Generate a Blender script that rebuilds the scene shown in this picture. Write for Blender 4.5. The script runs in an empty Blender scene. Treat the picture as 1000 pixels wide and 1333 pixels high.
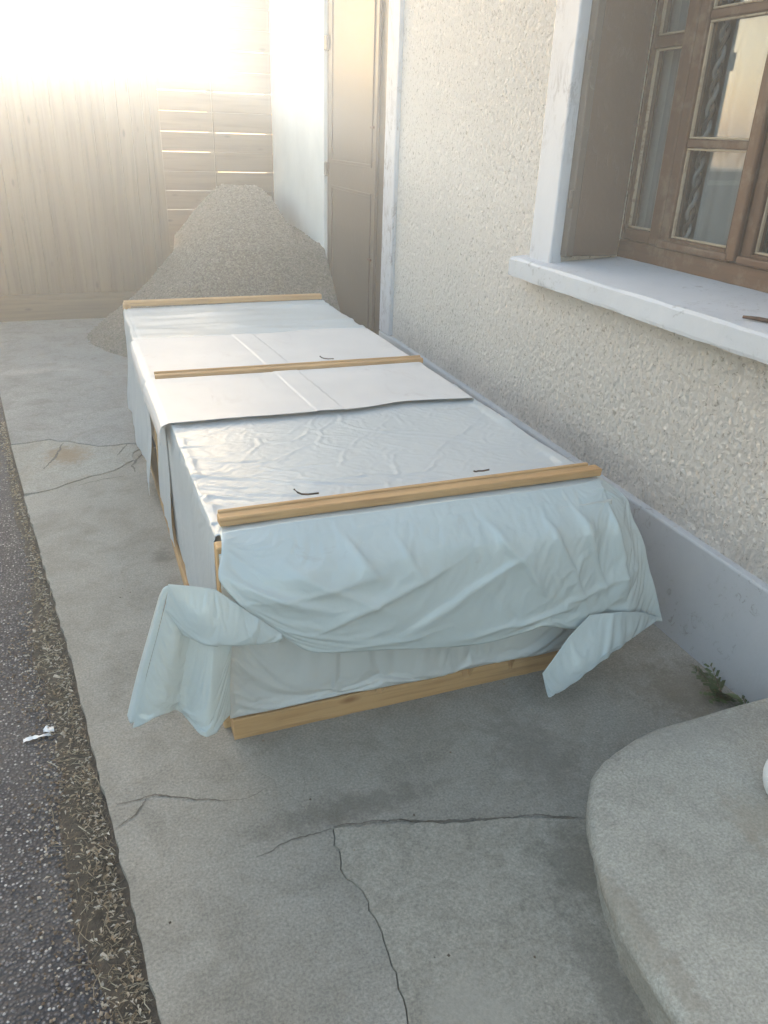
import bpy, bmesh, math, random
import numpy as np
from mathutils import Vector, Matrix
random.seed(7); RS = np.random.RandomState(11)
scene = bpy.context.scene
C = scene.collection

# ------------------------------------------------------------------ camera, sky, sun, exposure
cam_d = bpy.data.cameras.new('camera'); cam = bpy.data.objects.new('camera', cam_d); C.objects.link(cam)
cam_d.sensor_fit = 'HORIZONTAL'; cam_d.sensor_width = 36.0; cam_d.lens = 36.0*1.01271
cam_d.clip_start = 0.05; cam_d.clip_end = 400
f = Vector((0.32101284, 0.83963515, -0.43813648)); r = Vector((0.93912625, -0.34201825, 0.03264061)); u = Vector((0.12244447, 0.42194352, 0.89831566))
cam.matrix_world = Matrix(((r.x, u.x, -f.x, 0), (r.y, u.y, -f.y, 0), (r.z, u.z, -f.z, 1.5), (0, 0, 0, 1)))
scene.camera = cam

SUN_EL, SUN_AZ = math.radians(6.2), math.radians(-1.5)      # azimuth from +Y towards +X
world = bpy.data.worlds.new('World'); scene.world = world; world.use_nodes = True
wn = world.node_tree; wn.nodes.clear()
sky = wn.nodes.new('ShaderNodeTexSky'); sky.sky_type = 'NISHITA'; sky.sun_disc = False
sky.sun_elevation = SUN_EL; sky.sun_rotation = SUN_AZ; sky.air_density = 1.0; sky.dust_density = 3.0; sky.ozone_density = 1.0
bg = wn.nodes.new('ShaderNodeBackground'); bg.inputs['Strength'].default_value = 0.15
wo = wn.nodes.new('ShaderNodeOutputWorld')
wn.links.new(sky.outputs[0], bg.inputs[0]); wn.links.new(bg.outputs[0], wo.inputs[0])
sd = bpy.data.lights.new('sun', 'SUN'); sd.energy = 4.0; sd.angle = math.radians(0.5); sd.color = (1.0, 0.95, 0.87)
sun = bpy.data.objects.new('sun', sd); C.objects.link(sun)
to_sun = Vector((math.sin(SUN_AZ)*math.cos(SUN_EL), math.cos(SUN_AZ)*math.cos(SUN_EL), math.sin(SUN_EL)))
sun.rotation_euler = to_sun.to_track_quat('Z', 'Y').to_euler(); sun.location = to_sun*20
scene.view_settings.view_transform = 'Standard'; scene.view_settings.look = 'None'
scene.view_settings.gamma = 1.0; scene.view_settings.use_curve_mapping = False
scene.view_settings.exposure = 2.8
scene.cycles.volume_bounces = 1 if hasattr(scene, 'cycles') else 0
HAZE_D, HAZE_G = 0.0125, 0.60

# ------------------------------------------------------------------ numpy noise
def vnoise(p, seed=0):
    """value noise, p (...,3) -> (-1..1)"""
    p = np.asarray(p, float); i = np.floor(p).astype(np.int64); t = p-i; t = t*t*(3-2*t)
    def h(ix, iy, iz):
        n = (ix*374761393 + iy*668265263 + iz*2147483647 + seed*974634777) & 0x7fffffff
        n = ((n ^ (n >> 13))*1274126177) & 0x7fffffff
        n = n ^ (n >> 16)
        return (n & 0xffff)/32767.5-1
    out = 0
    for dx in (0, 1):
        for dy in (0, 1):
            for dz in (0, 1):
                w = (t[..., 0] if dx else 1-t[..., 0])*(t[..., 1] if dy else 1-t[..., 1])*(t[..., 2] if dz else 1-t[..., 2])
                out = out + w*h(i[..., 0]+dx, i[..., 1]+dy, i[..., 2]+dz)
    return out
def fbm(p, oct=4, seed=0):
    p = np.asarray(p, float); s = 0; a = 1; n = 0
    for k in range(oct):
        s = s + a*vnoise(p*(2.03**k)+k*17.3, seed+k); n += a; a *= .5
    return s/n
def ridged(p, oct=3, seed=0):
    p = np.asarray(p, float); s = 0; a = 1; n = 0
    for k in range(oct):
        s = s + a*(1-np.abs(vnoise(p*(2.03**k)+k*9.1, seed+k))*2); n += a; a *= .5
    return s/n

# ------------------------------------------------------------------ materials
class M:
    def __init__(s, name):
        s.m = bpy.data.materials.new(name); s.m.use_nodes = True; s.t = s.m.node_tree; s.t.nodes.clear()
        s.out = s.n('ShaderNodeOutputMaterial'); s.b = s.n('ShaderNodeBsdfPrincipled'); s.l(s.b.outputs[0], s.out.inputs[0])
        tc = s.n('ShaderNodeTexCoord'); s.co = tc.outputs['Object']
    def n(s, t, **k):
        x = s.t.nodes.new(t)
        for a, v in k.items(): setattr(x, a, v)
        return x
    def l(s, a, b): s.t.links.new(a, b)
    def val(s, sock, v):
        if hasattr(v, 'is_linked') or isinstance(v, bpy.types.NodeSocket): s.l(v, sock)
        else:
            if isinstance(v, (tuple, list)) and len(v) == 3 and len(sock.default_value) == 4: v = (*v, 1)
            sock.default_value = v
    def map(s, scale=(1, 1, 1), rot=(0, 0, 0), co=None):
        x = s.n('ShaderNodeMapping'); s.l(co or s.co, x.inputs[0]); x.inputs['Scale'].default_value = scale; x.inputs['Rotation'].default_value = rot
        return x.outputs[0]
    def noise(s, scale, detail=4, rough=.55, co=None, dist=0):
        x = s.n('ShaderNodeTexNoise'); s.l(co or s.co, x.inputs['Vector']); x.inputs['Scale'].default_value = scale
        x.inputs['Detail'].default_value = detail; x.inputs['Roughness'].default_value = rough; x.inputs['Distortion'].default_value = dist
        return x.outputs['Fac']
    def voro(s, scale, co=None, feature='F1', out='Distance', rnd=1):
        x = s.n('ShaderNodeTexVoronoi'); x.feature = feature; s.l(co or s.co, x.inputs['Vector']); x.inputs['Scale'].default_value = scale
        x.inputs['Randomness'].default_value = rnd
        return x.outputs[out]
    def ramp(s, fac, stops):
        x = s.n('ShaderNodeValToRGB'); s.l(fac, x.inputs[0]); e = x.color_ramp.elements
        while len(e) < len(stops): e.new(.5)
        for el, (p, c) in zip(e, stops):
            el.position = p; el.color = (c, c, c, 1) if isinstance(c, (int, float)) else (*c, 1)
        return x.outputs[0]
    def mix(s, fac, a, b, mode='MIX'):
        x = s.n('ShaderNodeMix'); x.data_type = 'RGBA'; x.blend_type = mode
        s.val(x.inputs[0], fac); s.val(x.inputs[6], a); s.val(x.inputs[7], b); return x.outputs[2]
    def math(s, op, a, b=0.0, c=0.0):
        x = s.n('ShaderNodeMath'); x.operation = op; s.val(x.inputs[0], a); s.val(x.inputs[1], b); s.val(x.inputs[2], c); return x.outputs[0]
    def sep(s, co=None):
        x = s.n('ShaderNodeSeparateXYZ'); s.l(co or s.co, x.inputs[0]); return x.outputs
    def bump(s, h, strength=.5, dist=.01, normal=None):
        x = s.n('ShaderNodeBump'); s.l(h, x.inputs['Height']); x.inputs['Strength'].default_value = strength; x.inputs['Distance'].default_value = dist
        if normal: s.l(normal, x.inputs['Normal'])
        s.l(x.outputs[0], s.b.inputs['Normal']); return x.outputs[0]
    def set(s, **k):
        nm = dict(col='Base Color', rough='Roughness', spec='Specular IOR Level', metal='Metallic', trans='Transmission Weight', sheen='Sheen Weight', coat='Coat Weight')
        for a, v in k.items(): s.val(s.b.inputs[nm.get(a, a)], v)
        return s
def rgb(h):   # sRGB 0-255 -> linear
    return tuple(((c/255)/12.92 if c/255 <= .04045 else ((c/255+.055)/1.055)**2.4) for c in h)

def concrete(name, a, b, grain=1.0, stain=(.15, .135, .11), seed=0.0, spots=()):
    m = M(name); co = m.map((1, 1, 1)); 
    mp = m.n('ShaderNodeMapping'); m.l(m.co, mp.inputs[0]); mp.inputs['Location'].default_value = (seed*3.1, seed*1.7, seed); co = mp.outputs[0]
    big = m.noise(1.6, 5, .6, co, 1.0); mid = m.noise(7, 6, .65, co, .6); fine = m.noise(160, 3, .7, co)
    c = m.mix(m.ramp(big, [(.3, 0), (.7, 1)]), a, b)
    c = m.mix(m.math('MULTIPLY', m.ramp(mid, [(.47, 0), (.78, 1)]), .62), c, stain)
    bl = m.noise(3.3, 8, .75, m.map((1, 1, 1), (0, 0, .5), co), 1.8)
    c = m.mix(m.math('MULTIPLY', m.ramp(bl, [(.55, 0), (.75, 1)]), .5), c, (a[0]*1.35, a[1]*1.35, a[2]*1.33))
    c = m.mix(.55*grain, c, m.ramp(fine, [(.3, .25), (.7, .78)]), 'OVERLAY'); c = m.mix(.18, c, m.ramp(m.noise(48, 5, .7, co), [(.3, .25), (.7, .75)]), 'OVERLAY')
    sp = m.voro(95, co); c = m.mix(m.math('MULTIPLY', m.ramp(sp, [(.0, 1), (.16, 0)]), .55), c, (.06, .055, .05))
    for (px_, py_, rx_, ry_, sc_, am_) in spots:
        q = m.n('ShaderNodeMapping'); m.l(m.co, q.inputs[0]); q.inputs['Location'].default_value = (-px_/rx_, -py_/ry_, 0); q.inputs['Scale'].default_value = (1/rx_, 1/ry_, 0)
        ln = m.n('ShaderNodeVectorMath', operation='LENGTH'); m.l(q.outputs[0], ln.inputs[0])
        dd = m.math('ADD', ln.outputs['Value'], m.math('MULTIPLY', m.math('SUBTRACT', m.noise(22, 9, .8, co), .5), 3.2))
        c = m.mix(m.math('MULTIPLY', m.ramp(dd, [(.35, 1), (1.0, 0)]), am_), c, sc_)
    # hairline crazing
    wn_ = m.n('ShaderNodeTexNoise'); m.l(co, wn_.inputs['Vector']); wn_.inputs['Scale'].default_value = 5; wn_.inputs['Detail'].default_value = 6
    cr = m.voro(6.5, m.mix(.22, co, wn_.outputs['Color']), 'DISTANCE_TO_EDGE')
    msk = m.ramp(m.noise(1.9, 3, .5, co), [(.57, 0), (.70, 1)])
    crl = m.math('MULTIPLY', m.ramp(cr, [(.0, 1), (.011, 0)]), msk)
    c = m.mix(m.math('MULTIPLY', crl, .35), c, (.09, .08, .07))
    h = m.math('ADD', m.math('MULTIPLY', fine, .35), m.math('ADD', m.math('MULTIPLY', mid, 1.2), m.math('MULTIPLY', crl, -.5)))
    m.bump(h, .55, .006); m.set(col=c, rough=m.ramp(mid, [(.3, .75), (.7, .93)]), spec=.3)
    return m.m

def wood(name, a, b, dark, axis=0, scale=1.0, rough=.65, worn=.0):
    m = M(name); sc = [26*scale]*3; sc[axis] = 1.1*scale
    co = m.map(tuple(sc)); g = m.noise(1.0, 6, .6, co, .9); g2 = m.noise(4.5, 3, .6, co)
    c = m.mix(m.ramp(g, [(.32, 0), (.68, 1)]), a, b)
    c = m.mix(m.math('MULTIPLY', m.ramp(g2, [(.5, 0), (.75, 1)]), .5), c, dark)
    kn = m.voro(1.0, m.map(tuple(3.2 if i == axis else 9 for i in range(3))))
    c = m.mix(m.math('MULTIPLY', m.ramp(kn, [(.05, 1), (.13, 0)]), .8), c, dark)
    if worn: c = m.mix(m.math('MULTIPLY', m.ramp(m.noise(9, 6, .7), [(.52, 0), (.66, 1)]), worn*.7), c, (.30, .24, .17))
    m.bump(m.math('ADD', g, m.math('MULTIPLY', g2, .5)), .35, .003); m.set(col=c, rough=rough, spec=.35)
    return m.m

def paint(name, col, chip=(.35, .34, .33), amt=.6, lo=.58, rough=.55, streak=False):
    m = M(name); co = m.map((1, 1, .35 if streak else 1))
    c = m.mix(m.ramp(m.noise(2.5, 5, .6, co), [(.3, 0), (.75, 1)]), col, tuple(x*.86 for x in col))
    n = m.noise(26, 8, .75, co, 1.2); k = m.ramp(n, [(lo, 0), (lo+.05, 1)]); k2 = m.math('MULTIPLY', k, m.ramp(m.noise(3.2, 3, .5), [(.42, 0), (.62, 1)]))
    c = m.mix(m.math('MULTIPLY', k2, amt), c, chip)
    m.bump(m.math('ADD', m.math('MULTIPLY', m.noise(60, 4, .6), .5), m.math('MULTIPLY', k2, -.8)), .45, .004); m.set(col=c, rough=rough, spec=.35)
    return m.m

MAT = {}
MAT['concrete_far'] = concrete('concrete_far', (.225, .218, .203), (.285, .278, .262), seed=1)
MAT['concrete_patch'] = concrete('concrete_patch', (.27, .255, .22), (.32, .305, .27), stain=(.21, .17, .12), seed=4, spots=[(-.20, 3.92, .13, .16, (.24, .165, .095), .75)])
MAT['concrete_main'] = concrete('concrete_main', (.235, .217, .185), (.295, .277, .243), seed=7, spots=[(.98, 1.36, .13, .20, (.14, .125, .105), .5), (.14, 2.75, .05, .07, (.12, .105, .09), .6), (1.55, 1.45, .15, .2, (.15, .125, .09), .6), (.45, 1.33, .3, .05, (.12, .105, .085), .5)])
MAT['concrete_near'] = concrete('concrete_near', (.245, .223, .185), (.31, .287, .243), seed=12, spots=[(.90, 1.0, .10, .16, (.13, .115, .09), .55), (.80, .72, .06, .25, (.14, .12, .095), .5), (.52, .78, .12, .12, (.31, .29, .25), .6)], stain=(.14, .13, .105))
MAT['concrete_step'] = concrete('concrete_step', (.31, .292, .25), (.38, .36, .315), seed=20, stain=(.215, .195, .16), spots=[(1.25, .86, .09, .12, (.26, .21, .15), .45), (.83, .72, .035, .3, (.22, .185, .14), .45), (1.3, 1.15, .3, .07, (.25, .23, .20), .4)])
m = M('soil'); m.set(col=m.ramp(m.noise(40, 6, .7), [(.3, (.045, .036, .027)), (.7, (.13, .105, .08))]), rough=.95); m.bump(m.noise(120, 4, .7), 1, .01); MAT['soil'] = m.m

m = M('asphalt'); sp = m.voro(125, out='Distance'); sc_ = m.n('ShaderNodeTexVoronoi'); m.l(m.co, sc_.inputs['Vector']); sc_.inputs['Scale'].default_value = 125
sx = m.n('ShaderNodeSeparateColor'); m.l(sc_.outputs['Color'], sx.inputs[0]); g = sx.outputs[0]
stone = m.ramp(g, [(.0, (.085, .078, .084)), (.5, (.145, .135, .14)), (.82, (.23, .215, .22)), (.94, (.50, .48, .46)), (1, (.62, .6, .58))])
c = m.mix(m.ramp(sp, [(.28, 0), (.5, 1)]), stone, (.05, .047, .05))
c = m.mix(m.math('MULTIPLY', m.ramp(m.noise(3, 5, .6), [(.4, 0), (.7, 1)]), .45), c, (.15, .135, .125))
m.bump(m.math('SUBTRACT', 1.0, sp), 1.0, .006); m.set(col=c, rough=.85, spec=.35); MAT['asphalt'] = m.m

# roughcast render
m = M('roughcast'); s1 = m.voro(62, m.map((1, 1, .8)), 'SMOOTH_F1'); n1 = m.noise(45, 6, .7, None, 1.2); n2 = m.noise(12, 4, .6)
h = m.math('ADD', m.math('MULTIPLY', s1, -.9), m.math('ADD', m.math('MULTIPLY', n1, 1.6), m.math('MULTIPLY', n2, .4)))
c = m.mix(m.ramp(m.noise(1.3, 4, .6), [(.35, 0), (.7, 1)]), (.84, .775, .715), (.79, .735, .68))
pit_shade = m.ramp(m.noise(70, 3, .6, None, .6), [(.33, 1), (.41, 0)]); c = m.mix(m.math('MULTIPLY', pit_shade, .65), c, (.36, .30, .24))  # shading of small pits put into the colour, where the bump shows weakly
z = m.sep()[2]; dirt = m.math('MULTIPLY', m.ramp(z, [(.37, 1), (.60, 0)]), m.ramp(m.noise(3.2, 6, .7), [(.45, 0), (.65, 1)]))
c = m.mix(m.math('MULTIPLY', dirt, m.ramp(n1, [(.35, .7), (.62, .1)])), c, (.30, .275, .25))
m.bump(h, 1.0, .019); m.set(col=c, rough=.92, spec=.2); MAT['roughcast'] = m.m

MAT['white_wall'] = paint('white_wall', (.70, .69, .66), amt=.15, lo=.62, rough=.8)
MAT['plinth'] = paint('plinth', (.455, .465, .485), chip=(.22, .20, .185), amt=.6, lo=.57, rough=.75)
MAT['trim'] = paint('trim', (.51, .515, .55), chip=(.27, .25, .26), amt=.8, lo=.51, rough=.65, streak=True)
MAT['sill'] = paint('sill', (.49, .505, .54), chip=(.25, .245, .25), amt=.6, lo=.56, rough=.65)
MAT['shutter'] = paint('shutter', (.08, .053, .039), chip=(.10, .075, .06), amt=.5, lo=.55, rough=.42, streak=True)
MAT['door'] = paint('door', (.06, .05, .043), chip=(.1, .08, .07), amt=.4, lo=.6, rough=.5, streak=True)
MAT['hinge'] = paint('hinge', (.09, .075, .065), amt=.3, rough=.5)
MAT['frame'] = wood('frame_wood', (.12, .058, .03), (.08, .038, .021), (.06, .035, .025), 2, .7, .5, worn=.35)
MAT['frame_h'] = wood('frame_wood_h', (.12, .058, .03), (.08, .038, .021), (.06, .035, .025), 1, .7, .5, worn=.4)
MAT['putty'] = paint('putty_bead', (.42, .33, .23), chip=(.2, .12, .08), amt=.8, lo=.5)
MAT['pine'] = wood('pine', (.50, .315, .15), (.41, .23, .095), (.20, .085, .03), 0, .8)
MAT['pine_y'] = wood('pine_y', (.50, .33, .165), (.42, .25, .11), (.22, .10, .04), 1, .8)
MAT['pine_z'] = wood('pine_z', (.50, .32, .15), (.40, .23, .095), (.2, .09, .035), 2, .8)
MAT['ply'] = wood('plywood', (.62, .56, .48), (.56, .50, .42), (.45, .38, .3), 1, .4)
MAT['gate'] = wood('gate_board', (.115, .09, .062), (.085, .066, .046), (.045, .035, .025), 2, .35, .8)
MAT['slat'] = wood('slat_board', (.125, .095, .065), (.09, .07, .05), (.05, .04, .028), 0, .35, .8)
m = M('rust_iron'); m.set(col=m.ramp(m.noise(60, 4), [(.4, (.035, .022, .018)), (.6, (.09, .045, .03))]), rough=.6, metal=.5); MAT['iron'] = m.m
m = M('dark_room'); m.set(col=(.36, .35, .33), rough=.9); MAT['room'] = m.m

def plastic(name, col, rough=.27, trans=.27, cr=.2):
    m = M(name); n = m.noise(3, 4, .6)
    c = m.mix(m.ramp(n, [(.3, 0), (.7, 1)]), col, tuple(x*.93 for x in col))
    d = m.math('MULTIPLY', m.ramp(m.noise(5, 6, .75, None, 1.0), [(.6, 0), (.75, 1)]), .35)
    c = m.mix(d, c, (.42, .37, .32))
    m.set(col=c, rough=rough, spec=.6)
    wn_ = m.n('ShaderNodeTexNoise'); m.l(m.co, wn_.inputs['Vector']); wn_.inputs['Scale'].default_value = 3.5; wn_.inputs['Detail'].default_value = 4
    wc = m.mix(.3, m.co, wn_.outputs['Color']); f2 = m.math('SUBTRACT', m.voro(8, wc, 'F2'), m.voro(8, wc))
    nb = m.bump(m.math('ADD', m.math('MULTIPLY', f2, .55), m.math('ADD', m.noise(11, 5, .5, None, .8), m.math('MULTIPLY', m.noise(55, 3), .10))), cr, .012)
    tl = m.n('ShaderNodeBsdfTranslucent'); m.l(c, tl.inputs[0]); m.l(nb, tl.inputs['Normal'])
    mx = m.n('ShaderNodeMixShader'); mx.inputs[0].default_value = trans
    m.l(m.b.outputs[0], mx.inputs[1]); m.l(tl.outputs[0], mx.inputs[2]); m.l(mx.outputs[0], m.out.inputs[0])
    return m.m
MAT['plastic'] = plastic('clear_film', (.64, .675, .69), .36, .3, .12)
MAT['plastic_flap'] = plastic('green_white_film', (.67, .725, .72), .27, .3, .26)
MAT['plastic_front'] = plastic('grey_film', (.71, .715, .69), .33, .3, .25)
m = M('foam'); c = m.mix(m.ramp(m.noise(4, 5, .6), [(.35, 0), (.7, 1)]), (.57, .555, .55), (.52, .51, .51))
sm = m.math('MULTIPLY', m.ramp(m.noise(9, 7, .7, m.map((1, .5, 1), (0, 0, .6)), 1.2), [(.56, 0), (.68, 1)]), m.ramp(m.noise(2.1, 3), [(.46, 0), (.6, 1)]))
c = m.mix(m.math('MULTIPLY', sm, .45), c, (.38, .33, .32)); m.set(col=c, rough=.5, spec=.4); m.bump(m.noise(25, 4), .15, .004); MAT['foam'] = m.m
m = M('gravel'); v = m.n('ShaderNodeTexVoronoi'); m.l(m.co, v.inputs['Vector']); v.inputs['Scale'].default_value = 95
sx = m.n('ShaderNodeSeparateColor'); m.l(v.outputs['Color'], sx.inputs[0])
c = m.ramp(sx.outputs[0], [(0, (.14, .118, .093)), (.5, (.185, .158, .127)), (1, (.245, .212, .177))])
m.bump(m.math('SUBTRACT', 1.0, v.outputs['Distance']), 1, .012); m.set(col=c, rough=.9); MAT['gravel'] = m.m
def rnd_mat(name, stops, rough=.85):
    m = M(name); g = m.n('ShaderNodeNewGeometry'); m.set(col=m.ramp(g.outputs['Random Per Island'], stops), rough=rough); return m.m
MAT['pebble'] = rnd_mat('pebble', [(0, (.12, .10, .08)), (.5, (.19, .16, .13)), (1, (.30, .265, .225))])
MAT['straw'] = rnd_mat('straw', [(0, (.09, .07, .05)), (.45, (.18, .14, .10)), (.8, (.30, .24, .16)), (1, (.52, .46, .34))])
MAT['crumb'] = rnd_mat('crumb', [(0, (.05, .035, .025)), (.5, (.14, .095, .06)), (.85, (.26, .2, .14)), (1, (.5, .46, .4))])
MAT['chip'] = rnd_mat('chip', [(0, (.30, .22, .14)), (.5, (.45, .36, .25)), (1, (.6, .55, .48))])
m = M('crack'); m.set(col=m.ramp(m.noise(50, 4), [(.3, (.08, .07, .056)), (.7, (.155, .138, .115))]), rough=.95); MAT['crack'] = m.m
m = M('leaf_green'); m.set(col=m.ramp(m.noise(30, 3), [(.3, (.04, .075, .018)), (.7, (.10, .13, .035))]), rough=.5); MAT['leaf'] = m.m
m = M('leaf_brown'); m.set(col=(.14, .075, .035), rough=.6); MAT['leaf_b'] = m.m
m = M('litter_white'); m.set(col=(.72, .73, .75), rough=.4); MAT['litter'] = m.m
m = M('curtain'); tl = m.n('ShaderNodeBsdfTranslucent'); tl.inputs[0].default_value = (.3, .31, .31, 1); m.set(col=(.26, .27, .27), rough=.9)
mx = m.n('ShaderNodeMixShader'); mx.inputs[0].default_value = .3; m.l(m.b.outputs[0], mx.inputs[1]); m.l(tl.outputs[0], mx.inputs[2]); m.l(mx.outputs[0], m.out.inputs[0]); MAT['curtain'] = m.m
m = M('trim_braid'); m.set(col=(.05, .045, .04), rough=.8); MAT['braid'] = m.m
m = M('pane_glass'); gl = m.n('ShaderNodeBsdfGlossy'); gl.inputs['Roughness'].default_value = .015; gl.inputs[0].default_value = (.95, .97, 1, 1)
tr = m.n('ShaderNodeBsdfTransparent'); tr.inputs[0].default_value = (.97, .98, .98, 1); fr = m.n('ShaderNodeFresnel'); fr.inputs[0].default_value = 1.6
mx = m.n('ShaderNodeMixShader'); ge = m.n('ShaderNodeNewGeometry'); m.l(m.math('MULTIPLY', m.math('MULTIPLY', fr.outputs[0], 1.5), m.math('SUBTRACT', 1.0, ge.outputs['Backfacing'])), mx.inputs[0]); m.l(tr.outputs[0], mx.inputs[1]); m.l(gl.outputs[0], mx.inputs[2]); m.l(mx.outputs[0], m.out.inputs[0])
bn = m.n('ShaderNodeBump'); m.l(m.noise(5, 2), bn.inputs['Height']); bn.inputs['Strength'].default_value = .03; bn.inputs['Distance'].default_value = .004; m.l(bn.outputs[0], gl.inputs['Normal']); MAT['glass'] = m.m
MAT['garden_wall'] = paint('garden_wall', (.26, .22, .18), amt=.3)
MAT['coping'] = paint('coping', (.6, .57, .5), amt=.3)

# ------------------------------------------------------------------ object helpers
def link(name, me, mat=None, parent=None, smooth=False):
    o = bpy.data.objects.new(name, me); C.objects.link(o)
    if mat: me.materials.append(MAT[mat])
    if smooth:
        for p in me.polygons: p.use_smooth = True
    if parent: o.parent = parent
    return o
def tag(o, label=None, cat=None, group=None, kind=None):
    if label: o['label'] = label
    if cat: o['category'] = cat
    if group: o['group'] = group
    if kind: o['kind'] = kind
    return o
def empty(name, loc=(0, 0, 0), rz=0, parent=None):
    o = bpy.data.objects.new(name, None); C.objects.link(o); o.location = loc; o.rotation_euler = (0, 0, rz); o.empty_display_size = .1
    if parent: o.parent = parent
    return o
def bm_obj(name, bm, mat, parent=None, smooth=False):
    me = bpy.data.meshes.new(name); bm.normal_update(); bm.to_mesh(me); bm.free(); return link(name, me, mat, parent, smooth)
def box_bm(bm, x0, x1, y0, y1, z0, z1, bev=.003, jit=0, seg=1):
    vs = [bm.verts.new((x, y, z)) for z in (z0, z1) for x, y in ((x0, y0), (x1, y0), (x1, y1), (x0, y1))]
    if jit:
        for v in vs: v.co += Vector([random.uniform(-jit, jit) for _ in range(3)])
    fs = [bm.faces.new([vs[i] for i in q]) for q in ((3, 2, 1, 0), (4, 5, 6, 7), (0, 1, 5, 4), (1, 2, 6, 5), (2, 3, 7, 6), (3, 0, 4, 7))]
    if bev:
        ed = {e for f_ in fs for e in f_.edges}
        bmesh.ops.bevel(bm, geom=list(ed), offset=bev, segments=seg, affect='EDGES', profile=.5)
def box(name, x0, x1, y0, y1, z0, z1, mat, parent=None, bev=.003, jit=0, seg=1):
    bm = bmesh.new(); box_bm(bm, x0, x1, y0, y1, z0, z1, bev, jit, seg); return bm_obj(name, bm, mat, parent)
def tube(name, pts, rad, mat, parent=None, n=8):
    bm = bmesh.new(); rings = []; P = [Vector(p) for p in pts]
    for i, p in enumerate(P):
        t = (P[min(i+1, len(P)-1)]-P[max(i-1, 0)]).normalized(); a = t.orthogonal().normalized(); b = t.cross(a)
        rr = rad[i] if isinstance(rad, (list, tuple)) else rad
        rings.append([bm.verts.new(p+a*math.cos(k*2*math.pi/n)*rr+b*math.sin(k*2*math.pi/n)*rr) for k in range(n)])
    for A, B in zip(rings, rings[1:]):
        for k in range(n): bm.faces.new((A[k], A[(k+1) % n], B[(k+1) % n], B[k]))
    bm.faces.new(rings[0][::-1]); bm.faces.new(rings[-1])
    return bm_obj(name, bm, mat, parent, True)
def grid_obj(name, P, mat, parent=None, thick=0.0):
    """P (n,m,3) array -> smooth sheet"""
    n, m_, _ = P.shape; me = bpy.data.meshes.new(name)
    idx = np.arange(n*m_).reshape(n, m_)
    F = np.stack([idx[:-1, :-1], idx[:-1, 1:], idx[1:, 1:], idx[1:, :-1]], -1).reshape(-1, 4)
    V = P.reshape(-1, 3)
    if thick:
        nr = normals(P).reshape(-1, 3); k = n*m_
        V = np.concatenate([V, V-nr*thick]); F2 = F[:, ::-1]+k
        b = np.concatenate([idx[0, :], idx[1:, -1], idx[-1, ::-1][1:], idx[::-1, 0][1:-1]]); b2 = np.roll(b, -1)
        F3 = np.stack([b2, b, b+k, b2+k], -1); F = np.concatenate([F, F2, F3])
    me.from_pydata([tuple(v) for v in V.tolist()], [], F.tolist()); me.update()
    return link(name, me, mat, parent, True)
def normals(P):
    du = np.gradient(P, axis=0); dv = np.gradient(P, axis=1); n = np.cross(dv, du); n /= np.linalg.norm(n, axis=-1, keepdims=True)+1e-9; return n
def catmull(ctrl, N, Mm, lin=0.0):
    """bi-Catmull-Rom of control array (a,b,3)"""
    A = np.asarray(ctrl, float)
    def interp(A, N):
        a = A.shape[0]; t = np.linspace(0, a-1, N); i = np.minimum(t.astype(int), a-2); w = (t-i)[(...,)+(None,)*(A.ndim-1)]
        E = np.concatenate([2*A[:1]-A[1:2], A, 2*A[-1:]-A[-2:-1]])
        p0, p1, p2, p3 = E[i], E[i+1], E[i+2], E[i+3]
        return lin*(p1+(p2-p1)*w)+(1-lin)*.5*((2*p1)+(-p0+p2)*w+(2*p0-5*p1+4*p2-p3)*w**2+(-p0+3*p1-3*p2+p3)*w**3)
    B = interp(A, N); B = interp(np.swapaxes(B, 0, 1), Mm); return np.swapaxes(B, 0, 1)
def jag(pts, amp=.006, step=.05, seed=0):
    """polyline with natural irregular edge"""
    R = random.Random(seed); out = []
    for (x0, y0), (x1, y1) in zip(pts, pts[1:]):
        L = math.hypot(x1-x0, y1-y0); k = max(1, int(L/step))
        for i in range(k):
            t = i/k; j = amp if i else amp*.3
            out.append((x0+(x1-x0)*t+R.uniform(-j, j), y0+(y1-y0)*t+R.uniform(-j, j)))
    out.append(pts[-1]); return out

# ------------------------------------------------------------------ ground
asph = box('asphalt_road', -26, -.02, -24, 26, -.5, -.03, 'asphalt', bev=0); tag(asph, kind='structure')
base = box('ground', -.02, 26, -24, 26, -.5, -.032, 'soil', bev=0); tag(base, kind='structure')
strip = box('soil_bed', -1.1, -.015, -1.5, 7.6, -.2, -.026, 'soil', bev=0)
bpy.data.objects.remove(strip)
KERB = [(-.30+.35, -1.4), (.12, -.4), (.02, .45), (-.04, .95), (-.10, 1.42), (-.18, 2.07), (-.33, 3.11), (-.385, 3.47)]
KERB_B = [(-.395, 3.50), (-.47, 4.14)]
KERB_C = [(-.475, 4.17), (-.59, 5.11), (-.80, 7.2), (-.8, 7.06)]
pav = empty('pavement'); tag(pav, kind='structure')
def slab(pts, mat, z=0.0, name='concrete_slab'):
    bm = bmesh.new(); vs = [bm.verts.new((x, y, z)) for x, y in pts]; fc = bm.faces.new(vs)
    if fc.normal.z < 0: fc.normal_flip()
    bm.normal_update()
    if fc.normal.z < 0: bmesh.ops.reverse_faces(bm, faces=[fc])
    bmesh.ops.triangulate(bm, faces=bm.faces[:])
    r_ = bmesh.ops.extrude_face_region(bm, geom=bm.faces[:]); 
    for v in r_['geom']:
        if isinstance(v, bmesh.types.BMVert): v.co.z -= .028
    bmesh.ops.recalc_face_normals(bm, faces=bm.faces[:])
    o = bm_obj(name, bm, mat, pav)
    return o
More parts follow.
